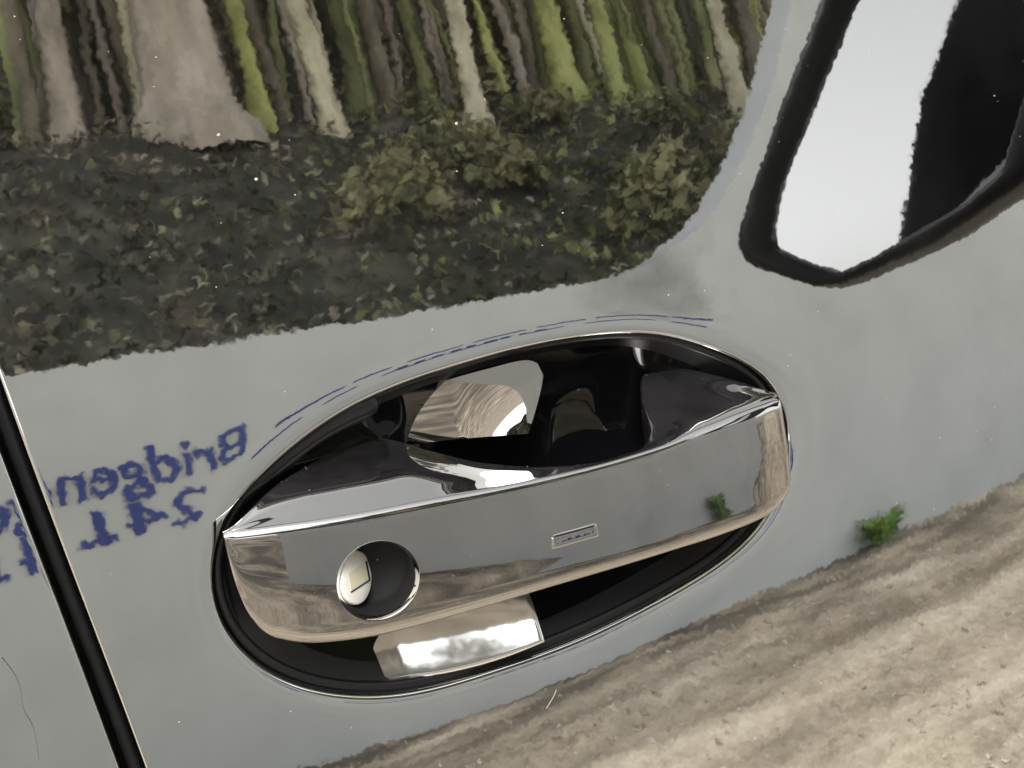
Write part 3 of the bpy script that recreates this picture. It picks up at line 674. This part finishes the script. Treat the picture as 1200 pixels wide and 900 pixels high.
# worn bright insert on the lower slope of the recess
top_e = np.array([(-47, 8, -36), (-31, 10, -34), (-12, 11.0, -33.5), (4.2, 10.5, -34)]); bot_e = np.array([(-45, -1.0, -50.5), (-30, -1.8, -51.2), (-12, -1.6, -50.4), (3.5, -1.2, -47.6)])
nu, nv = 40, 16; V = []
for j in range(nv):
    b_ = j/(nv-1)
    for i in range(nu):
        a_ = i/(nu-1); q = a_*3
        T = np.array([cspline(range(4), top_e[:, k], np.array([q]))[0] for k in range(3)]); B_ = np.array([cspline(range(4), bot_e[:, k], np.array([q]))[0] for k in range(3)])
        p = T+(B_-T)*b_; ed = min((1-a_)*50/1.5, (1-b_)*16/1.5, 1); p[1] -= 1.4*(1-(2*a_-1)**2)*.6+.9*(1-(2*b_-1)**2)
        p[1] -= .02*0; p[1] += 2.2*(1-math.sqrt(max(0, 1-(1-ed)**2)))+ -.23*50*max(0, a_-.15)
        V.append(p*MM)
mesh_obj('chrome_insert', V, grid_faces(nu, nv), M['insert_chrome'], recess)

# ------------------------------------------------------------------ wing mirror on the door, ahead of the handle
mir = empty('wing_mirror', (.40, 0, Z0+.08), car)
an = R(24.8); mn = Vector((-math.cos(an), math.sin(an), .022)).normalized()
my = Vector((0, 0, 1)).cross(mn).normalized()
if my.y > 0: my = -my                          # my points outward from the door
mz = mn.cross(my)
if mz.z < 0: mz = -mz
O_m = Vector((0, -.03, .0))
def mo(u_, v_, w_=0): return O_m+my*u_+mz*v_+mn*w_
OUTER = np.array([(.249, .005), (.243, -.008), (.201, -.034), (.178, -.035), (.123, -.025), (.071, -.005), (.030, .022), (.012, .06), (.02, .12), (.06, .165), (.11, .178), (.135, .165), (.155, .137), (.201, .078), (.232, .033)])
INNER = np.array([(.2255, .004), (.222, -.004), (.208, -.014), (.185, -.027), (.171, -.026), (.131, -.015), (.104, -.007), (.080, .005), (.069, .026), (.05, .06), (.05, .10), (.075, .135), (.11, .145), (.138, .129), (.177, .080), (.209, .040)])
cen = np.array([.135, .06]); NM = 180
def polar(P):
    d = P-cen; th = np.arctan2(d[:, 1], d[:, 0]); q = np.linspace(-math.pi, math.pi, NM, endpoint=False); out = []
    for t in q:      # ray against the outline polygon
        v = np.array([math.cos(t), math.sin(t)]); best = 0
        for A, B in zip(P, np.roll(P, -1, 0)):
            e_ = B-A; den = v[0]*e_[1]-v[1]*e_[0]
            if abs(den) < 1e-12: continue
            w = A-cen; tt_ = (w[0]*e_[1]-w[1]*e_[0])/den; k_ = (w[0]*v[1]-w[1]*v[0])/den
            if tt_ > 0 and -1e-9 <= k_ <= 1+1e-9: best = max(best, tt_)
        out.append(best)
    r_ = np.array(out)
    for _ in range(2): r_ = .25*np.roll(r_, 1)+.5*r_+.25*np.roll(r_, -1)
    return np.stack([np.cos(q)*r_, np.sin(q)*r_], 1)
PO, PI_ = polar(OUTER), polar(INNER)
def loopm(f, w, sc=1.0):       # f blends from the glass edge (0) to the housing edge (1)
    return [mo(cen[0]+p[0]*sc, cen[1]+p[1]*sc, w) for p in (PI_*(1-f)+PO*f)]
LP = [loopm(0, -.004), loopm(.02, .003), loopm(.12, .006), loopm(.5, .008), loopm(.88, .006), loopm(1, 0), loopm(1, -.02, 1.02), loopm(1, -.06, .97), loopm(1, -.095, .8), loopm(1, -.11, .4), loopm(1, -.112, .05)]
V = [p for l in LP for p in l]; F = grid_faces(NM, len(LP), True); F.append(tuple((len(LP)-1)*NM+i for i in range(NM)))
mesh_obj('mirror_housing', V, F, M['satin'], mir)
V = [p for p in loopm(.0, -.003, 1.002)]; mesh_obj('mirror_glass', V, [tuple(range(NM))], M['mirror'], mir, smooth=False)
tube([mo(.03, .06, -.04), mo(-.01, .05, -.04), mo(-.05, .05, -.04)], [.03, .028, .03], M['satin'], 'mirror_arm', mir, 12)

# ------------------------------------------------------------------ dust, hair and scratches on the lacquer
def flake_mesh(points, smin, smax, name, m, parent):
    V = []; F = []
    for (x, z) in points:
        y = float(Ybase(x, z)); s = random.uniform(smin, smax); k = random.choice((5, 6, 7)); b = len(V); a0 = random.uniform(0, 6)
        st_ = random.choice((1, 1, 1.7))
        for i in range(k):
            w = a0+2*math.pi*i/k; r_ = s*random.uniform(.7, 1.1); V.append(((x+math.cos(w)*r_*st_)*MM, (y-.02)*MM, (z+math.sin(w)*r_)*MM+Z0))
        V.append((x*MM, (y-.02-s*.5)*MM, z*MM+Z0))
        for i in range(k): F.append((b+i, b+(i+1) % k, b+k))
    o = mesh_obj(name, V, F, m, parent); o['kind'] = 'stuff'; return o
pts = []
while len(pts) < 110:
    x = random.uniform(-118, 250); z = random.uniform(-120, 150)
    d = float(dist_rim(np.array([[x, z]]))[0]); ins = ((x-8)/98)**2+((z+6)/47)**2 < 1
    if ins or d < 4 or x < float(gap_x(z))+4: continue
    pts.append((x, z))
flake_mesh(pts, .09, .26, 'dust_specks', M['dust'], door)
for k in range(3): flake_mesh([(-64.9, 111.8), (2.6, 107.7), (-57.3, 99.3)][k:k+1], .5, .6, 'dust_fleck', M['dust'], door)
def hair(path, rad, m, name, parent, dy):
    t = np.linspace(0, len(path)-1, 30); P = np.array(path, float)
    xs_ = cspline(range(len(P)), P[:, 0], t); zs_ = cspline(range(len(P)), P[:, 1], t)
    tube([(a*MM, (float(Ybase(a, b))+dy)*MM, b*MM+Z0) for a, b in zip(xs_, zs_)], rad*MM, m, name, parent, 5)
hair([(6.0, -65.4), (4.4, -67.6), (1.7, -70.2)], .06, M['dust'], 'hair', door, -.06)
hair([(52, 57), (58, 59.5), (66, 60.5)], .05, M['scratch'], 'hair', door, -.03)
rdo = bpy.data.objects['rear_door_panel']
hair([(-142.5, -9), (-140.1, -16.7), (-140.4, -23.5), (-139.2, -28.5), (-139.6, -38)], .08, M['scratch'], 'scratch', rdo, -.62)
# specks of dust lying on the handle and in its scoop
V = []; F = []
for _ in range(46):
    k = random.randrange(len(st)-20)+10; c = random.choice(list(range(9, 20))+list(range(60, 79))); v = VV[0]
    p = np.array(HV[k*nl+c]); s_ = random.uniform(.08, .2)*MM; b = len(V)
    V += [p+np.array([s_, -s_, 0]), p+np.array([-s_, -s_, s_]), p+np.array([0, s_*.3, -s_]), p+np.array([0, -s_, s_*1.2])]
    F += [(b, b+1, b+2), (b, b+1, b+3), (b+1, b+2, b+3), (b, b+2, b+3)]
hd = mesh_obj('dust_specks', V, F, M['dust'], hroot); hd['kind'] = 'stuff'
